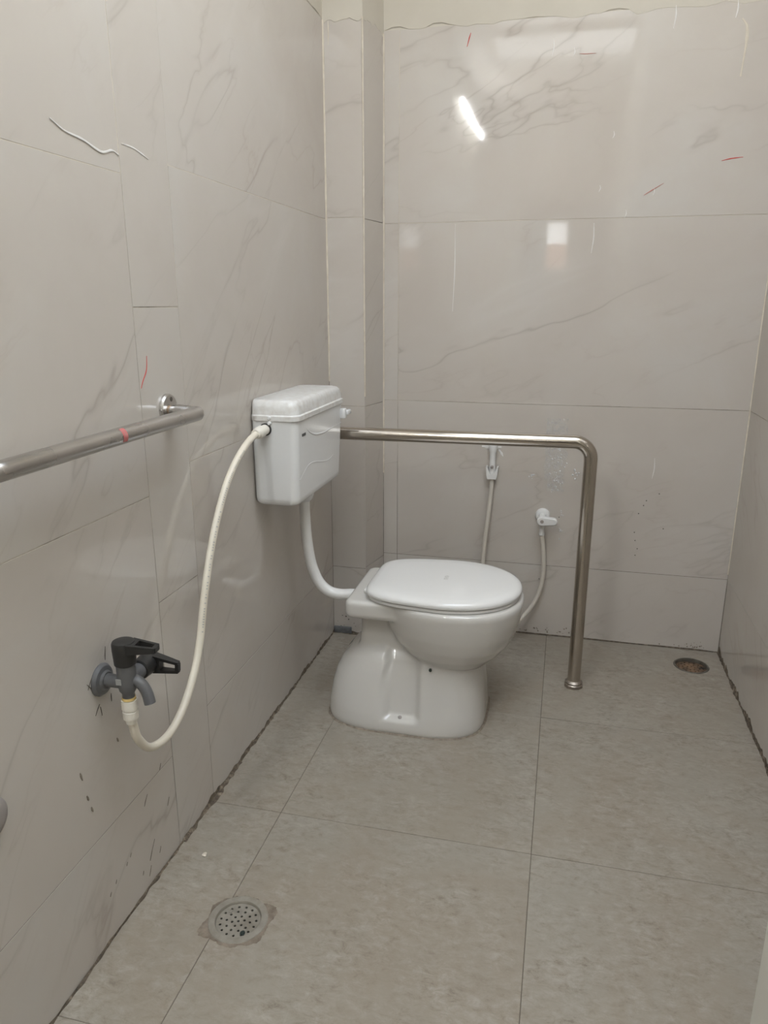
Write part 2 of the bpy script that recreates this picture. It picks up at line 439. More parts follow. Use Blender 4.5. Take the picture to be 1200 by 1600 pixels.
bm = bmesh.new(); box(bm, HX0-0.03, HX1+0.03, HY0-0.03, HY1+0.03, CEIL+0.061, CEIL+0.064)
struct(finish('sky_dimming_sheet', bm, M['sheet']))
bm = bmesh.new(); box(bm, -4, 4, -8, YF-0.15, -0.16, -0.05); struct(finish('ground_outside', bm, M['soil']))
bm = bmesh.new(); box(bm, -3, 3, -5.2, -5.0, -0.05, 1.95); struct(finish('wall_outside', bm, M['terracotta']))

# fluorescent batten high on the left wall, seen mirrored in the back wall
lamp = empty('tube_light', (XL, -0.54, 2.49))
bm = bmesh.new(); box(bm, XL-0.004, XL+0.035, -1.17, 0.09, 2.50, 2.545, 0.004); b1 = finish('batten', bm, M['batten'], None, 40)
bm = bmesh.new(); lathe(bm, (XL+0.035, -1.14, 2.485), (0, 1, 0), [(0, 0.0085), (1.20, 0.0085)], 16); b2 = finish('tube', bm, M['tube'], None, 40)
es = []
for yy in (-1.165, 0.06):
    bm = bmesh.new(); box(bm, XL+0.01, XL+0.052, yy, yy+0.025, 2.462, 2.51, 0.004); es.append(finish('lamp_holder', bm, M['batten'], None, 40))
adopt(lamp, b1, b2, *es)
tag(lamp, 'white fluorescent tube light reflected near top of glossy back wall', 'light')

# ------------------------------------------------------------------ grime along the floor joints
def grime_line(parent, a, b, up, w0, h0, seed, n=120):
    """a dirty fillet in the corner: reaches w0 over the floor and h0 up the wall"""
    a, b, up = Vector((*a, 0)), Vector((*b, 0)), Vector((*up, 0))
    bm = bmesh.new(); rs = []
    for i in range(n+1):
        p = a.lerp(b, i/n); s = p.length*16+seed*7
        f = max(0.18, 0.62 + 1.1*noise.noise(Vector((s*0.55, seed, 0))) + 0.6*noise.noise(Vector((s*2.7, seed, 5))))
        g = max(0.15, 0.6 + 1.2*noise.noise(Vector((s*0.7, seed, 9))) + 0.7*noise.noise(Vector((s*3.1, seed, 15))))
        rs.append([p - up*0.002 - Vector((0, 0, .002)), p + up*(w0*f) + Vector((0, 0, -0.0006)), p + up*(w0*f*0.6) + Vector((0, 0, 0.0016)),
                   p + up*0.0022 + Vector((0, 0, 0.003)), p + up*0.0010 + Vector((0, 0, h0*g*0.6)), p - up*0.0006 + Vector((0, 0, h0*g))])
    rings(bm, rs)
    finish('grime_line', bm, M['grime'], parent, 50)
grime_line(floor, (XL, 0.75), (XL, 1.30), (1, 0), 0.0075, 0.006, 1.0, 260)
grime_line(floor, (XL, 1.30), (XL, 1.62), (1, 0), 0.0125, 0.012, 2.0, 200)
grime_line(floor, (XL, 1.62), (XL, PY), (1, 0), 0.0075, 0.013, 3.0, 320)
grime_line(floor, (XL, PY), (PX0, PY), (0, -1), 0.018, 0.026, 4.0, 80)
grime_line(floor, (PX1, YB), (XR, YB), (0, -1), 0.004, 0.006, 5.0, 260)
grime_line(floor, (XR, YB), (XR, 1.75), (-1, 0), 0.0065, 0.022, 6.0, 260)
bm = bmesh.new(); box(bm, XL+0.004, XL+0.072, PY-0.012, PY-0.003, 0.0005, 0.026, 0.002)
deb = finish('debris_strip', bm, M['slate'], floor, 40)

# ------------------------------------------------------------------ marks on the walls
def stroke(parent, name, pts, width, n, mat):
    P = spline(pts, 6); n = Vector(n); bm = bmesh.new(); rs = []
    for i, p in enumerate(P):
        t = (P[min(i+1, len(P)-1)]-P[max(i-1, 0)]).normalized(); s = t.cross(n).normalized()
        u = i/(len(P)-1); h = width*0.5*(0.35+0.65*math.sin(PI*min(max(u, .06), .94)))*(0.75+0.5*abs(noise.noise(p*70)))
        rs.append([p - s*h + n*0.0004, p + s*h + n*0.0004, p + s*h*0.7 + n*0.0011, p - s*h*0.7 + n*0.0011])
    rings(bm, rs)
    return finish(name, bm, mat, parent)
nl, nb, nr = (1, 0, 0), (0, -1, 0), (-1, 0, 0)
L = lambda y, z: (XL, y, z)
B = lambda x, z: (x, YB, z)
stroke(wall_left, 'red_mark', [L(1.323, 1.112), L(1.318, 1.085), L(1.302, 1.065), L(1.294, 1.052)], 0.0028, nl, M['red'])
stroke(wall_left, 'scuff', [L(1.105, 1.487), L(1.14, 1.476), L(1.185, 1.472), L(1.235, 1.462), L(1.268, 1.470), L(1.289, 1.466)], 0.0052, nl, M['chalk'])
stroke(wall_left, 'scuff', [L(1.300, 1.487), L(1.335, 1.487), L(1.365, 1.482), L(1.388, 1.476)], 0.0042, nl, M['chalk'])
stroke(wall_back, 'red_mark', [B(-0.357, 2.033), B(-0.362, 2.018), B(-0.368, 1.995)], 0.004, nb, M['red'])
stroke(wall_back, 'red_mark', [B(0.424, 1.632), B(0.450, 1.637), B(0.484, 1.640)], 0.0038, nb, M['red'])
stroke(wall_back, 'red_mark', [B(0.206, 1.541), B(0.226, 1.553), B(0.262, 1.574)], 0.0034, nb, M['redpale'])
stroke(wall_back, 'red_mark', [B(-0.02, 1.952), B(0.0, 1.950), B(0.03, 1.950)], 0.003, nb, M['redpale'])
stroke(wall_back, 'drip', [B(0.437, 2.012), B(0.452, 1.99), B(0.455, 1.95), B(0.450, 1.86)], 0.0095, nb, M['cement'])
for x, z0, z1, w_ in ((0.42, 2.06, 2.015, .005), (0.25, 2.06, 2.0, .0045), (-0.10, 2.0, 1.95, .0035), (-0.036, 1.97, 1.945, .003), (-0.392, 1.470, 1.185, .0034),
                     (0.060, 1.462, 1.37, .0036), (0.318, 0.700, 0.628, .0034), (0.07, 1.575, 1.555, .003), (0.235, 1.56, 1.54, .003), (0.10, 1.73, 1.71, .003), (0.155, 1.50, 1.475, .0026)):
    stroke(wall_back, 'drip', [B(x, z0), B(x+0.002, (z0+z1)/2), B(x-0.002, z1)], w_, nb, M['chalk'])
stroke(wall_pillar, 'drip', [(-0.781, PY, 2.05), (-0.780, PY, 2.02), (-0.781, PY, 1.985)], 0.004, nb, M['cement'])
# dark specks and scratches low on the walls
for y, z, l in ((0.985, .40, .018), (0.995, .345, .012), (1.003, .315, .012), (1.10, .40, .010)):
    stroke(wall_left, 'stain', [L(y, z), L(y+0.002, z-l/2), L(y+0.004, z-l)], 0.006, nl, M['mortar'])
for y, z, l in ((1.19, .095, .040), (1.178, .078, .022), (1.168, .045, .022), (1.03, .10, .008), (1.05, .112, .008), (1.105, .13, .008), (1.09, .12, .007),
                (1.26, .15, .018), (1.24, .25, .014), (1.18, .215, .022), (1.355, .32, .008), (1.21, .06, .014), (1.14, .055, .009)):
    a = random.uniform(-.5, 0.9)
    stroke(wall_left, 'scratch', [L(y, z), L(y-l*.25-l*.2*a, z-l/2), L(y-l*.5*(1+a*.4), z-l*.9)], 0.0021, nl, M['faint'])
for dy, dz, a, l in ((-.035, .012, 0.9, .022), (-.038, .008, 2.2, .018), (0.018, .048, 1.4, .026), (-.022, -.048, 0.8, .022), (-.012, -.056, 1.7, .020), (.022, -.046, 1.5, .016), (.05, .0, 0.8, .014)):
    y, z = 1.075+dy, 0.536+dz
    stroke(wall_left, 'scratch', [L(y-math.cos(a)*l/2, z-math.sin(a)*l/2), L(y, z+.001), L(y+math.cos(a)*l/2, z+math.sin(a)*l/2)], 0.0018, nl, M['graphite'])
def speck(parent, p, n, r, mat):
    bm = bmesh.new(); lathe(bm, Vector(p)+Vector(n)*0.0003, n, [(0, r), (0.0006, r*0.7)], 8); finish('speck', bm, mat, parent)
for x, z in ((0.345, .575), (0.305, .548), (0.297, .53), (0.283, .50), (0.275, .43), (0.29, .37), (0.28, .40), (0.285, .345), (-0.045, .225), (0.012, .468), (0.37, .45)):
    speck(wall_back, B(x, z), nb, 0.0022, M['graphite'])
for k in range(26):
    x = -0.1 + random.gauss(0.09, .06); speck(wall_back, B(x, 0.012+abs(random.gauss(0, .014))), nb, random.uniform(.001, .003), M['mortar'])
for k in range(26):
    x = random.gauss(0.52, .04)
    if x < XR-.01: speck(wall_back, B(x, 0.008+abs(random.gauss(0, .012))), nb, random.uniform(.001, .003), M['mortar'])
for k in range(12):
    x = random.uniform(XL+.01, PX0-.02); speck(wall_pillar, (x, PY, 0.02+abs(random.gauss(0, .03))), nb, random.uniform(.001, .003), M['graphite'])

# ------------------------------------------------------------------ toilet
TY = 2.035
toilet = empty('toilet', (-0.40, TY, 0))
def sup(cx, cy, xf, xb, hw, z, n=2.3, seg=72, dip=None):
    pts = []
    for i in range(seg):
        a = 2*PI*i/seg; c, s = math.cos(a), math.sin(a)
        x = (xf if c > 0 else xb)*math.copysign(abs(c)**(2/n), c); y = hw*math.copysign(abs(s)**(2/n), s)
        X, Y = cx+x, cy+y
        if dip: Y -= math.copysign(dip(X, z), s)*(1 if abs(s) > .25 else 0)
        pts.append((X, Y, z))
    return pts
def interp(tab, z):
    for a, b in zip(tab, tab[1:]):
        if a[0] <= z <= b[0]:
            t = (z-a[0])/(b[0]-a[0]); return [u+(v-u)*t for u, v in zip(a, b)]
    return tab[-1] if z > tab[-1][0] else tab[0]
def sm(a, b, x):
    t = min(max((x-a)/(b-a), 0), 1); return t*t*(3-2*t)
def channel(x, z):
    return 0.020*sm(-.462, -.448, x)*(1-sm(-.362, -.348, x))*sm(0.040, 0.050, z)
ped = [ # z, left x, right x, half width
    (0.0, -.648, -.168, .186), (.015, -.650, -.167, .187), (.05, -.648, -.169, .180), (.10, -.640, -.174, .165), (.14, -.628, -.179, .153),
    (.17, -.612, -.183, .143), (.20, -.588, -.186, .130), (.22, -.563, -.19, .115), (.235, -.53, -.20, .095), (.243, -.50, -.22, .07)]
bm = bmesh.new(); rs = []
zz = [0.0, .006, .012] + [.02+.006*i for i in range(38)]
for z in zz:
    _, l, r, hw = interp(ped, z)
    cx = -0.40; rs.append(sup(cx, TY, r-cx, cx-l, hw, z, 3.4, 140, channel))
rings(bm, rs)
bowl = [(.150, .030, .04, .035), (.160, .062, .07, .07), (.175, .082, .095, .10), (.20, .112, .13, .132), (.23, .143, .16, .157), (.26, .166, .185, .173),
        (.30, .184, .205, .184), (.34, .194, .22, .190), (.375, .198, .23, .193), (.386, .196, .228, .191), (.391, .190, .222, .186)]
rings(bm, [sup(-.27, TY, f, b, h, z, 2.25, 90) for z, f, b, h in bowl])
rings(bm, [rrect(-.576+i, -.25, TY-.152+i, TY+.152-i, .02, z) for z, i in ((.335, .012), (.340, .004), (.347, 0), (.381, 0), (.388, .004), (.391, .010))])
rings(bm, [rrect(-.548-e, -.33, TY-.085-e, TY+.085+e, .03, z) for z, e in ((.20, .015), (.23, .004), (.27, 0), (.31, .0), (.345, .006))])
body = finish('china_body', bm, M['china'])
m = body.modifiers.new('r', 'REMESH'); m.mode = 'VOXEL'; m.voxel_size = 0.0042
m = body.modifiers.new('s', 'SMOOTH'); m.factor = 0.5; m.iterations = 9
bpy.context.view_layer.update(); apply_mods(body)
for p in body.data.polygons: p.use_smooth = True
if not body.data.materials: body.data.materials.append(M['china'])
def lid_outline(ins, z, seg=96):
    pts = []
    xb, xf, hwb, hw, xm = -.525+ins, -.080-ins, .150, .187-ins, -.30
    for i in range(seg):
        a = 2*PI*i/seg; c, s = math.cos(a), math.sin(a)
        if c >= 0: x = xm + (xf-xm)*c**(2/2.15); y = hw*math.copysign(abs(s)**(2/2.15), s)
        else:
            n = 6.0; x = xm - (xm-xb)*abs(c)**(2/n); y = hw*math.copysign(abs(s)**(2/n), s)
            y *= 1 - 0.19*((xm-x)/(xm-xb))**1.6
        pts.append((x, TY+y, z))
    return pts
bm = bmesh.new(); rings(bm, [lid_outline(.010, .3905), lid_outline(.006, .393), lid_outline(.006, .400), lid_outline(.010, .403)])
seat = finish('seat_ring', bm, M['seat'], None, 50)
bm = bmesh.new()
rs = [lid_outline(.006, .4035), lid_outline(.001, .406), lid_outline(0, .411), lid_outline(.001, .416), lid_outline(.006, .4215), lid_outline(.014, .4255), lid_outline(.026, .4280)]
rs += [[((-.30)+(x+.30)*q, TY+(y-TY)*q, .4280+.0035*(1-q*q)) for x, y, _ in lid_outline(.026, 0)] for q in (.8, .5, .2, .02)]
rings(bm, rs)
lid = finish('lid', bm, M['seat'], None, 45)
hin = []
for dy in (-.07, .07):
    bm = bmesh.new(); box(bm, -.535, -.517, TY+dy-.014, TY+dy+.014, .3905, .404, .004, 3); hin.append(finish('hinge', bm, M['seat'], None, 40))
bm = bmesh.new()
for k, ww in enumerate((.006, .006, .006, .006)):
    x = -.302; y = TY-.018+k*.0085
    box(bm, x-.006, x+.006, y, y+.0018, .4305, .4318); box(bm, x-.006+(k % 2)*.005, x-.003+(k % 2)*.005, y, y+ww*.8, .4305, .4318)
logo = finish('maker_mark', bm, M['greyink'])
bm = bmesh.new(); lathe(bm, (-.405, TY-.166, .046), (0, -.5, .9), [(-.004, .006), (.0025, .006), (.004, .004)], 12)
bolt = finish('fixing_bolt', bm, M['fitting'], None, 40)
bm = bmesh.new(); lathe(bm, (-.322, TY-.141, .196), (0.1, -1, -.1), [(-.004, .0045), (.002, .0045), (.0025, .002)], 7)
hole = finish('overflow_hole', bm, M['lint'], None)
bm = bmesh.new()
rs = []
for i in range(97):
    a = 2*PI*(i % 96)/96; k = 0.006+0.005*noise.noise(Vector((math.cos(a)*5, math.sin(a)*5, 1)))
    q = sup(-.40, TY, .232, .248, .186, 0, 3.4, 96)[i % 96]; d = Vector((q[0]+.40, q[1]-TY, 0)).normalized()
    q = Vector(q); rs.append([q-d*.004+Vector((0, 0, -.001)), q+d*k+Vector((0, 0, -.001)), q+d*k*.5+Vector((0, 0, .0022)), q-d*.002+Vector((0, 0, .0045))])
rings(bm, rs, cap=False)
seal = finish('cement_seal', bm, M['mortar'], None, 50)
adopt(toilet, body, seat, lid, logo, bolt, hole, seal, *hin)
tag(toilet, 'white ceramic toilet with closed lid in the middle of the room', 'toilet')

# ------------------------------------------------------------------ cistern
CY0, CY1 = 1.795, 2.212
cis = empty('cistern', (XL, 2.0, 0.684))
bm = bmesh.new()
prof = [(.684, .012, 1), (.687, .006, 1), (.694, .001, 1), (.705, 0, .96), (.80, 0, .5), (.918, 0, 0)]
rs = []
for z, i, tp in prof:
    rs.append(rrect(XL+.001+i, -.668-.005*tp-i, CY0+.004*tp+i, CY1-.022*tp-i, .022, z))
rings(bm, rs); cb = finish('tank', bm, M['cistern'], None, 40)
bm = bmesh.new()
rings(bm, [rrect(XL+.0008, -.663-i, CY0-.004+i, CY1+.004-i, .024, z) for z, i in ((.914, .002), (.916, 0), (.928, 0), (.931, .004), (.950, .006), (.960, .009), (.9655, .014), (.968, .022))])
cl = finish('cistern_lid', bm, M['dusty'], None, 40)
st = []
for z in (.924, .9105):
    bm = bmesh.new(); lathe(bm, (-.742, CY0-.003, z), (0, -1, 0), [(-.004, .0055), (.003, .0055), (.006, .0035)], 14); st.append(finish('lid_clip', bm, M['cistern'], None, 40))
bm = bmesh.new(); box(bm, -.672, -.652, 2.182, 2.204, .868, .899, .004); lathe(bm, (-.660, 2.200, .885), (0, 1, 0), [(0, .009), (.016, .009), (.019, .007)], 16)
box(bm, -.658, -.646, 2.196, 2.232, .878, .893, .004)
lev = finish('flush_lever', bm, M['cistern'], None, 40)
XF = -.6705
rel = []
for pts, r in (([(1.818, .905), (1.86, .893), (1.90, .872), (1.95, .858), (2.02, .852), (2.10, .853), (2.195, .855)], .0035),
               ([(1.815, .755), (1.85, .770), (1.89, .783), (1.94, .781), (2.0, .770), (2.06, .762), (2.11, .768)], .0022)):
    bm = bmesh.new(); sweep(bm, spline([(XF-.0004 + (-.0012 if z < .8 else 0), y, z) for y, z in pts], 8), lambda t, r=r: r*(.4+.6*math.sin(PI*min(max(t, .1), .9))), 8)
    rel.append(finish('relief_line', bm, M['cistern'], None, 60))
bm = bmesh.new()
for k in range(5):
    y = 1.835+k*.0058; box(bm, -.6700, -.6676, y, y+.0045, .8705, .8775)
mk = finish('maker_mark', bm, M['ink'])
bm = bmesh.new(); lathe(bm, (-.735, 2.02, .690), (0, 0, -1), [(0, .031), (.016, .031), (.030, .0285), (.042, .024), (.047, .0185)], 28)
cup = finish('outlet_collar', bm, M['cistern'], None, 40)
bm = bmesh.new(); lathe(bm, (-.755, CY0+.003, .893), (0, -1, 0), [(0, .0165), (.006, .0165), (.007, .014)], 24)
gas = finish('inlet_washer', bm, M['black'], None, 40)
adopt(cis, cb, cl, lev, mk, cup, gas, *st, *rel)
tag(cis, 'white plastic cistern with dusty lid hung on the left wall', 'cistern')

# flush pipe from cistern to bowl
bm = bmesh.new()
sweep(bm, spline([(-.735, 2.02, .648), (-.735, 2.021, .60), (-.732, 2.022, .53), (-.724, 2.024, .46), (-.712, 2.026, .415), (-.694, 2.028, .378), (-.665, 2.03, .354), (-.63, 2.032, .347), (-.60, 2.035, .349), (-.579, 2.035, .350)], 6), lambda t: .0158+.0014*t, 24)
fp = finish('flush_pipe', bm, M['pipe'], None, 60); recenter(fp, (-.56, 2.035, .35))
tag(fp, 'white bent pipe running from cistern down to back of toilet', 'pipe')

# ------------------------------------------------------------------ supply hose
sh = empty('supply_hose', (-.745, 1.075, .46))
HP = [(-.755, 1.735, .891), (-.754, 1.70, .886), (-.752, 1.655, .874), (-.750, 1.595, .848), (-.749, 1.535, .806), (-.748, 1.475, .740), (-.747, 1.425, .664),
      (-.746, 1.382, .575), (-.745, 1.351, .497), (-.744, 1.314, .438), (-.743, 1.255, .385), (-.743, 1.19, .360), (-.744, 1.125, .372), (-.745, 1.088, .414), (-.745, 1.076, .455), (-.745, 1.073, .480)]
bm = bmesh.new(); sweep(bm, spline(HP, 8), .0085, 18); h1 = finish('hose_tube', bm, M['hose'], None, 60)
bm = bmesh.new()
lathe(bm, (-.755, CY0-.004, .893), (0, -1, -.03), [(0, .0135), (.020, .0135), (.022, .0155), (.048, .0150), (.05, .0125), (.064, .0115)], 20)
n1 = finish('hose_nut', bm, M['nut'], None, 35)
bm = bmesh.new()
lathe(bm, (-.745, 1.073, .5062), (0, 0, -1), [(0, .0145), (.018, .0148), (.019, .0128), (.022, .0128), (.023, .0142), (.038, .0138), (.039, .0108), (.048, .0100)], 20)
n2 = finish('hose_nut', bm, M['nut'], None, 35)
# printed lettering running along the hose, too blurred in the photograph to read
sp = spline(HP, 30); bm = bmesh.new(); acc = 0; kx = 0
for i in range(70, 235):
    p, q = sp[i], sp[i+1]; t = (q-p); acc += t.length
    if acc > .0036:
        acc = 0; kx += 1
        if kx % 9 == 0 or random.random() < .12: continue
        t.normalize(); s = Vector((0.72, -.69, 0)); s = (s - t*s.dot(t)).normalized(); u = t.cross(s)
        c = p + s*.0083; hh = random.uniform(.0014, .0024)
        rs = [[c - t*.0011 - u*hh, c + t*.0011 - u*hh, c + t*.0011 + u*hh*.7, c - t*.0011 + u*hh*.7], ]
        rs.append([v + s*.0005 for v in rs[0]])
        rings(bm, rs)
pr = finish('printed_lettering', bm, M['greyink'], None); pr['kind'] = 'stuff'
adopt(sh, h1, n1, n2, pr)
tag(sh, 'cream flexible hose looping from cistern down to two-way tap', 'hose')

# ------------------------------------------------------------------ two-way tap
TX, TYY = -.745, 1.073
tap = empty('two_way_tap', (XL, TYY, .545))
parts = []
bm = bmesh.new(); lathe(bm, (XL, TYY, .540), (1, 0, 0), [(0, .031), (.003, .031), (.008, .027), (.010, .019), (.014, .016)], 36); parts.append(finish('wall_flange', bm, M['greytap'], None, 35))
bm = bmesh.new()
lathe(bm, (XL+.008, TYY, .541), (1, 0, 0), [(0, .0125), (.05, .0125)], 24)
lathe(bm, (TX, TYY, .507), (0, 0, 1), [(0, .0115), (.014, .0115), (.020, .0155), (.030, .0170), (.062, .0172), (.080, .0172)], 28)
lathe(bm, (TX, TYY, .545), (0, 1, 0), [(0, .0145), (.030, .0155), (.046, .0155)], 24)
parts.append(finish('tap_body', bm, M['greytap'], None, 35))
bm = bmesh.new(); sweep(bm, spline([(TX+.004, TYY+.004, .546), (TX+.018, TYY+.004, .545), (TX+.030, TYY+.003, .536), (TX+.038, TYY+.002, .522), (TX+.043, TYY, .504)], 8), .0105, 20)
parts.append(finish('spout', bm, M['greytap'], None, 50))
bm = bmesh.new(); lathe(bm, (TX, TYY, .5075), (0, 0, 1), [(0, .0125), (.005, .0125)], 20); parts.append(finish('thread_tape', bm, M['yellow'], None, 40))
bm = bmesh.new(); box(bm, TX-.012, TX-.001, TYY-.0178, TYY-.0160, .543, .555, .0004, 1); parts.append(finish('tap_sticker', bm, M['paletag'], None))
def handle(org, axis, out, name):
    """knob on the given axis with a slotted lever reaching along 'out'"""
    a = Vector(axis).normalized(); o = Vector(out).normalized(); s = a.cross(o); org = Vector(org)
    bm = bmesh.new()
    lathe(bm, org, a, [(0, .0172), (.002, .0195), (.030, .0212), (.042, .0212), (.046, .0195), (.0475, .0145)], 28)
    k = finish(name, bm, M['black'], None, 35)
    def bar(p0, p1, w0, w1, t0, t1, bm):
        # a tapered bar from p0 to p1 (u along out, v along s); thickness along a
        d = Vector((p1[0]-p0[0], p1[1]-p0[1])); L_ = d.length; d /= L_; nrm = Vector((-d.y, d.x))
        rs = []
        for p, w_, (h0, h1) in ((p0, w0, t0), (p1, w1, t1)):
            c = [(p[0]+nrm.x*w_/2, p[1]+nrm.y*w_/2), (p[0]-nrm.x*w_/2, p[1]-nrm.y*w_/2)]
            rs.append([org+o*c[0][0]+s*c[0][1]+a*h0, org+o*c[1][0]+s*c[1][1]+a*h0, org+o*c[1][0]+s*c[1][1]+a*h1, org+o*c[0][0]+s*c[0][1]+a*h1])
        rings(bm, rs)
    bm = bmesh.new(); T0, T1 = (.027, .0455), (.030, .0400)
    bar((.012, .0150), (.063, .0085), .0065, .0055, T0, T1, bm); bar((.012, -.0150), (.063, -.0085), .0065, .0055, T0, T1, bm)
    bar((.0575, 0), (.0645, 0), .019, .016, (.030, .0405), (.030, .0395), bm); bar((.010, 0), (.026, 0), .034, .028, T0, (.0275, .044), bm)
    l = finish('lever', bm, M['black'], None); adopt(k, l)
    return k
parts.append(handle((TX, TYY, .578), (0, 0, 1), (1, 0.10, 0), 'knob'))
parts.append(handle((TX, TYY+.040, .545), (0, 1, 0), (1, 0, -.06), 'knob'))
adopt(tap, *parts)
tag(tap, 'grey two-way tap with black slotted lever knobs on left wall', 'tap')

# ------------------------------------------------------------------ grab rail on the left wall
gr = empty('grab_rail', (XL, 1.10, .99))
RX = -.733
bm = bmesh.new()
path = [Vector((XL+.012, 1.378, 1.0)), Vector((RX-.01, 1.384, .992))]
sweep(bm, [(XL+.010, 1.380, .998), (XL+.03, 1.380, .996), (RX+.002, 1.380, .993)], lambda t: .010+.0050*min(1, t*2.2), 20)
path = arc_path([(RX, 1.388, .9925), (RX, 0.785, .9925), (XL+.004, 0.785, .9925)], .045, 12)
sweep(bm, path, .0150, 22)
rb = finish('rail_tube', bm, M['rail'], None, 50)
fl = []
for y in (1.384, 0.785):
    bm = bmesh.new(); lathe(bm, (XL, y, 1.0 if y > 1 else .9925), (1, 0, 0), [(0, .032), (.005, .032), (.0085, .029), (.010, .014)], 36); f = finish('rail_flange', bm, M['rail'], None, 35)
    bm = bmesh.new()
    lathe(bm, (XL+.0088, y+.004, 1.020 if y > 1 else 1.0125), (1, 0, 0), [(0, .0052), (.0012, .005), (.0016, .003)], 12)
    sc = finish('screw', bm, M['graphite'], None); adopt(f, sc); fl.append(f)
bm = bmesh.new(); lathe(bm, (XL+.0095, 1.380, .998), (1, 0, 0), [(0, .0105), (.006, .0105)], 18); rc = finish('rusty_collar', bm, simple('rusty_collar', (0.35, 0.25, 0.17), 0.5, 0.6), None, 40)
bm = bmesh.new(); lathe(bm, (RX, 1.095, .9925), (0, 1, 0), [(0, .0154), (.014, .0154)], 22, cap=False)
bmesh.ops.delete(bm, geom=[v for v in bm.verts if (v.co.x-RX)*.95+(v.co.z-.9925)*.3 < .0085], context='VERTS'); ts = finish('red_tape', bm, simple('faded_red_tape', (0.52, 0.13, 0.12), 0.55, var=(0.42, 0.2, 0.19), vscale=90), None, 50)
adopt(gr, rb, rc, ts, *fl)
tag(gr, 'chrome grab rail with a red mark fixed along the left wall', 'grab bar')

# grey rounded fitting at the left picture edge
bm = bmesh.new(); lathe(bm, (XL, .768, .470), (1, 0, 0), [(0, .034), (.008, .034), (.014, .032), (.018, .026), (.020, .014)], 32)
ft = finish('wall_fitting', bm, M['fitting'], None, 40); recenter(ft, (XL, .772, .470))
tag(ft, 'grey round fitting low on the left wall at the picture edge', 'fitting')

# ------------------------------------------------------------------ floor-mounted grab bar
GY = 2.266; gb = empty('floor_grab_bar', (.092, GY, 0))
bm = bmesh.new()
sweep(bm, arc_path([(XL+.003, GY, .808), (.092, GY, .811), (.092, GY, 0.004)], .052, 14), .0205, 28)
g1 = finish('bent_tube', bm, M['bar'], None, 50)
bm = bmesh.new(); lathe(bm, (.092, GY, 0), (0, 0, 1), [(0, .030), (.010, .030), (.013, .0275), (.018, .0285), (.022, .0245), (.024, .021)], 10)
g2 = finish('floor_flange', bm, steel('dull_steel_flange', (.42, .37, .32), .35, (10, 10, 10)), None, 30)
bm = bmesh.new(); lathe(bm, (XL, GY, .808), (1, 0, 0), [(0, .036), (.006, .036), (.010, .030)], 30); g3 = finish('wall_flange', bm, M['bar'], None, 35)
wl_ = []
bm = bmesh.new(); lathe(bm, (.0395, GY, .8108), (1, 0, 0), [(-.0015, .0207), (.0015, .0207)], 28); wl_.append(finish('weld_seam', bm, M['bar'], None, 40))
bm = bmesh.new(); lathe(bm, (.092, GY, .757), (0, 0, 1), [(-.0015, .0207), (.0015, .0207)], 28); wl_.append(finish('weld_seam', bm, M['bar'], None, 40))
adopt(gb, g1, g2, g3, *wl_)
tag(gb, 'bent stainless steel grab bar from left wall to the floor behind toilet', 'grab bar')

# ------------------------------------------------------------------ health faucet and its valve on the back wall
hf = empty('hand_spray', (-.233, YB, .62))
bm = bmesh.new(); hx = -.233
# holder: a block with a flared V notch
poly = [(-.016, -.020), (.016, -.020), (.019, -.006), (.022, .024), (.017, .024), (.007, .000), (-.007, .000), (-.017, .024), (-.022, .024), (-.019, -.006)]
rings(bm, [[(hx+x, y, .622+z) for x, z in poly] for y in (YB-.001, YB-.032)])
k1 = finish('holder', bm, M['seat'])
bm = bmesh.new()
lathe(bm, (hx, YB-.020, .622), (0, 0, 1), [(0, .0095), (.02, .0115), (.045, .0105), (.075, .0105), (.085, .014), (.108, .016), (.116, .012)], 22)
k2 = finish('spray_handle', bm, M['seat'], None, 40)
bm = bmesh.new(); lathe(bm, (hx, YB-.033, .648), (0, -1, 0), [(-.004, .0055), (.002, .0055), (.003, .003)], 12); k3 = finish('screw', bm, M['fitting'])
adopt(hf, k1, k2, k3)
tag(hf, 'white hand spray in its holder on back wall under the bar', 'hand spray')
cs = []
for pts, wd in (([(-.275, .716), (-.24, .712), (-.205, .715)], .016), ([(-.215, .706), (-.205, .694), (-.198, .682)], .009)):
    stroke(wall_back, 'cement_smear', [B(*p) for p in pts], wd, nb, M['chalk'])

av = empty('angle_valve', (-.043, YB, .470)); vx, vz = -.046, .472
bm = bmesh.new(); lathe(bm, (vx, YB, vz), (0, -1, 0), [(0, .0265), (.003, .0265), (.010, .023), (.013, .014)], 30); a1 = finish('wall_flange', bm, M['seat'], None, 35)
bm = bmesh.new(); lathe(bm, (vx, YB-.008, vz), (0, -1, 0), [(0, .013), (.045, .0135)], 22)
lathe(bm, (vx+.001, YB-.034, vz-.004), (0, 0, -1), [(0, .013), (.025, .0125), (.034, .0095), (.050, .0095), (.052, .0105), (.062, .0105)], 20); a2 = finish('valve_body', bm, M['seat'], None, 40)
bm = bmesh.new(); rs = []
for y, i in ((YB-.050, 0), (YB-.064, 0), (YB-.068, .004)):
    ring_ = []
    for k in range(24):
        a = 2*PI*k/24; c, s = math.cos(a), math.sin(a)
        r_ = (.018 if c < 0 else .0135)-i; ring_.append((vx + (0 if c < 0 else .040*1) + r_*c, y, vz-.006+r_*s))
    rs.append(ring_)
rings(bm, rs); a3 = finish('lever', bm, M['seat'], None, 35)
bm = bmesh.new(); lathe(bm, (vx, YB-.067, vz-.006), (0, -1, 0), [(0, .007), (.002, .006)], 16); a4 = finish('screw_cap', bm, M['fitting'], None, 40); adopt(a3, a4)
adopt(av, a1, a2, a3)
tag(av, 'white plastic angle valve with lever on the back wall', 'valve')
bm = bmesh.new()
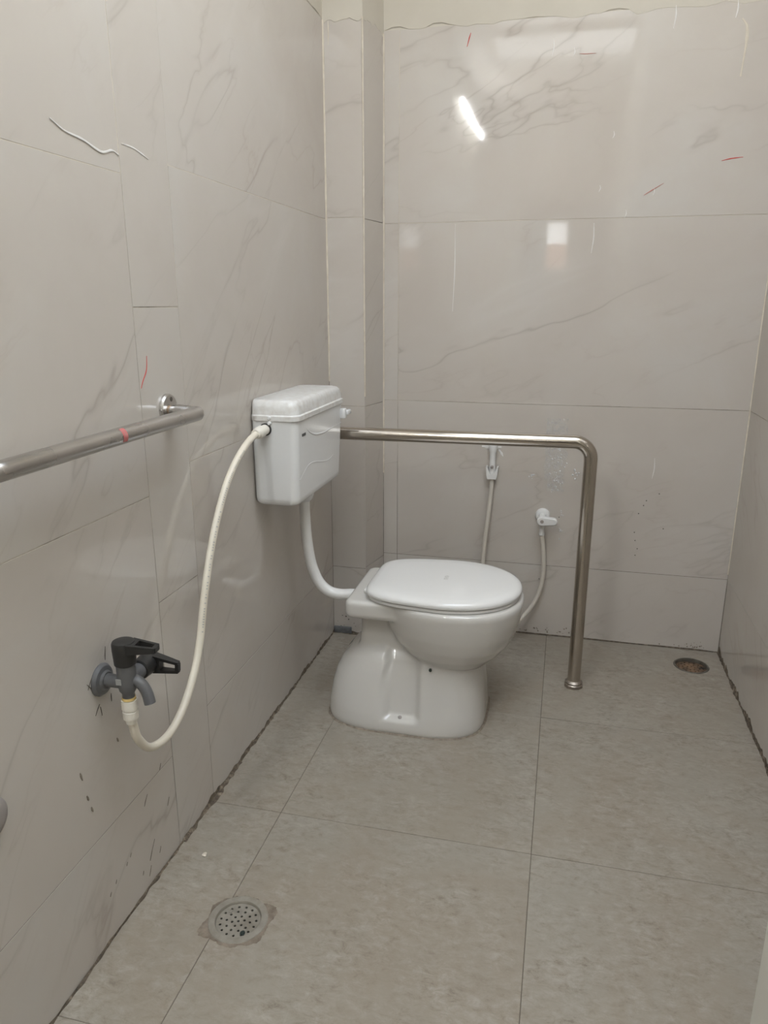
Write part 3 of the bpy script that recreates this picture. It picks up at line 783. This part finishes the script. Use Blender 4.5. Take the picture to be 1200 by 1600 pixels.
sweep(bm, spline([(-.233, YB-.020, .625), (-.233, YB-.020, .59), (-.236, YB-.024, .52), (-.244, YB-.030, .42), (-.250, YB-.034, .34), (-.252, YB-.04, .26), (-.248, YB-.06, .16), (-.228, YB-.09, .075), (-.18, YB-.105, .040),
                  (-.13, YB-.085, .058), (-.088, YB-.05, .098), (-.054, YB-.035, .150), (-.036, YB-.030, .21), (-.031, YB-.030, .28), (-.036, YB-.032, .35), (-.044, YB-.034, .4045)], 8), .0078, 16)
hh = finish('spray_hose', bm, M['hosegrey'], None, 60); recenter(hh, (-.18, YB-.105, .033))
tag(hh, 'thin off-white hose joining angle valve and hand spray behind toilet', 'hose')

bm = bmesh.new()
rs = []
for i in range(31):
    z = .565 + .26*i/30
    xa = -.050 + .016*noise.noise(Vector((z*30, 3, 0))) + (.012 if z < .60 else 0); xb_ = .034 + .016*noise.noise(Vector((z*28, 8, 0))) - .012
    rs.append([(xa, YB-.0004, z), (xb_, YB-.0004, z), (xb_, YB-.0009, z), (xa, YB-.0009, z)])
rings(bm, rs); finish('film_residue', bm, M['film'], wall_back)

# splashes of water on the back wall near the valve
bm = bmesh.new()
def drop(x, z, r, el=1.0):
    lathe(bm, (x, YB+.0002, z), (0, -1, 0), [(0, r), (r*.3, r*.9), (r*.5, r*.55), (r*.58, r*.1)], 10)
for k in range(60): drop(random.gauss(-.005, .012), random.uniform(.56, .73), random.uniform(.0012, .0032))
for k in range(16): drop(random.gauss(.018, .007), random.uniform(.37, .50), random.uniform(.001, .003))
for k in range(8): drop(random.gauss(-.092, .007), random.gauss(.615, .006), random.uniform(.002, .004)); drop(random.gauss(.060, .006), random.gauss(.625, .012), random.uniform(.002, .004))
wd = finish('water_drops', bm, M['water'], None, 50); wd['kind'] = 'stuff'
tag(wd, 'whitened water drops splashed on the back wall around the angle valve', 'water drops')

# ------------------------------------------------------------------ floor drains
def boolean_holes(o, centres, r, z):
    bm = bmesh.new()
    for x, y in centres: lathe(bm, (x, y, z-.01), (0, 0, 1), [(0, r), (.02, r)], 10)
    c = finish('cutter', bm, None)
    m = o.modifiers.new('b', 'BOOLEAN'); m.operation = 'DIFFERENCE'; m.solver = 'EXACT'; m.object = c
    bpy.context.view_layer.update(); apply_mods(o)
    me = c.data; bpy.data.objects.remove(c); bpy.data.meshes.remove(me)
cx, cy, r = DR1
dr = empty('floor_drain', (cx, cy, 0))
bm = bmesh.new(); rs = []
pf = [(-.030, .050), (-.030, .056), (-.004, .056), (.0010, .0615), (.0030, .0600), (.0036, .0530), (.0030, .0470), (.0005, .0455), (-.006, .0450), (-.030, .0450)]
sg = 56
for i in range(sg+1):
    a = 2*PI*(i % sg)/sg; wv = 1+.02*noise.noise(Vector((math.cos(a)*2, math.sin(a)*2, 4)))
    rs.append([(cx+math.cos(a)*q*(wv if q > .055 else 1), cy+math.sin(a)*q*(wv if q > .055 else 1), z) for z, q in pf])
rings(bm, rs, cap=False); d1 = finish('rim', bm, M['drain'], None, 40)
bm = bmesh.new(); lathe(bm, (cx, cy, -.0055), (0, 0, 1), [(0, .0452), (.0025, .0452)], 56)
d2 = finish('perforated_plate', bm, M['drain'])
hc = [(cx, cy)]
for n_, q in ((6, .0125), (10, .0245), (15, .0365)):
    for i in range(n_):
        a = 2*PI*i/n_+q*30; hc.append((cx+q*math.cos(a), cy+q*math.sin(a)))
boolean_holes(d2, hc, .0027, -.004)
bm = bmesh.new(); lathe(bm, (cx, cy, -.030), (0, 0, 1), [(0, .0452), (.002, .0452)], 40); d3 = finish('pit', bm, M['pit'])
bm = bmesh.new(); bmesh.ops.create_icosphere(bm, subdivisions=2, radius=.0055)
for v in bm.verts: v.co *= 1+.35*noise.noise(v.co*300); v.co.z *= .5
bmesh.ops.translate(bm, vec=(cx+.0215, cy-.0265, -.002), verts=bm.verts); d4 = finish('lint_clump', bm, M['lint'])
bm = bmesh.new(); lathe(bm, (cx-.026, cy+.020, -.0032), (0, 0, 1), [(0, .0045), (.0010, .0042), (.0012, .0028), (.0006, .0026)], 14); d5 = finish('plate_stud', bm, M['drain'], None, 40)
adopt(dr, d1, d2, d3, d4, d5)
tag(dr, 'round perforated floor drain near the left wall in the foreground', 'drain')
# broken mortar around the near drain
bm = bmesh.new(); rs = []
for i in range(97):
    a = 2*PI*(i % 96)/96
    e = .063 + .008*max(0, .3+noise.noise(Vector((math.cos(a)*1.6, math.sin(a)*1.6, 7)))*1.6) + .006*noise.noise(Vector((math.cos(a)*5, math.sin(a)*5, 2))) + .004*noise.noise(Vector((math.cos(a)*14, math.sin(a)*14, 5)))
    for a0, amp, wdt in ((3.75, .016, .30), (0.55, .014, .30), (5.5, .009, .40)):
        dd = (a-a0+PI) % (2*PI)-PI; e += amp*math.exp(-(dd/wdt)**2)
    hq = .0014+.0008*noise.noise(Vector((math.cos(a)*6, math.sin(a)*6, 9)))
    rs.append([(cx+math.cos(a)*q, cy+math.sin(a)*q, z) for q, z in ((.058, -.001), (e, -.0006), (e*.55+.027, hq), (.058, .0022))])
rings(bm, rs, cap=False)
mp = finish('mortar_patch', bm, simple('crumbling_mortar', (.25, .205, .16), .9, var=(.13, .10, .075), vscale=45, bump=.9), floor, 50)

cx, cy, r = DR2
dr2 = empty('floor_drain', (cx, cy, 0))
bm = bmesh.new(); rs = []
pf = [(-.030, .048), (-.030, .0535), (-.004, .0535), (.0005, .0585), (.0022, .0565), (.0022, .0525), (-.004, .0505), (-.030, .0500)]
for i in range(sg+1):
    a = 2*PI*(i % sg)/sg
    rs.append([(cx+math.cos(a)*q, cy+math.sin(a)*q, z) for z, q in pf])
rings(bm, rs, cap=False); e1 = finish('rim', bm, simple('dark_drain_rim', (.16, .145, .12), .5, .3, var=(.08, .07, .055), vscale=40), None, 40)
bm = bmesh.new(); lathe(bm, (cx, cy, -.011), (0, 0, 1), [(0, .0505), (.002, .0505)], 40)
e2 = finish('grate', bm, M['rust'])
hc = []
for n_, q in ((6, .014), (11, .0275), (16, .040)):
    for i in range(n_): a = 2*PI*i/n_+q*20; hc.append((cx+q*math.cos(a), cy+q*math.sin(a)))
boolean_holes(e2, hc, .0032, -.010)
bm = bmesh.new(); lathe(bm, (cx, cy, -.030), (0, 0, 1), [(0, .0505), (.002, .0505)], 40); e3 = finish('pit', bm, M['pit'])
adopt(dr2, e1, e2, e3)
tag(dr2, 'dark rusty floor drain in the far right corner', 'drain')

# small bits of debris on the floor
for k, (x, y, q) in enumerate(((-.728, 1.27, .006),)):
    bm = bmesh.new(); bmesh.ops.create_icosphere(bm, subdivisions=2, radius=q)
    for v in bm.verts: v.co *= 1+.4*noise.noise(v.co*250+Vector((k*5, 0, 0))); v.co.z *= .45
    o = finish('mortar_crumb', bm, M['cement'], None, 50, (x, y, q*.35))
    tag(o, 'small pale mortar crumb lying on the floor near the left wall', 'crumb')
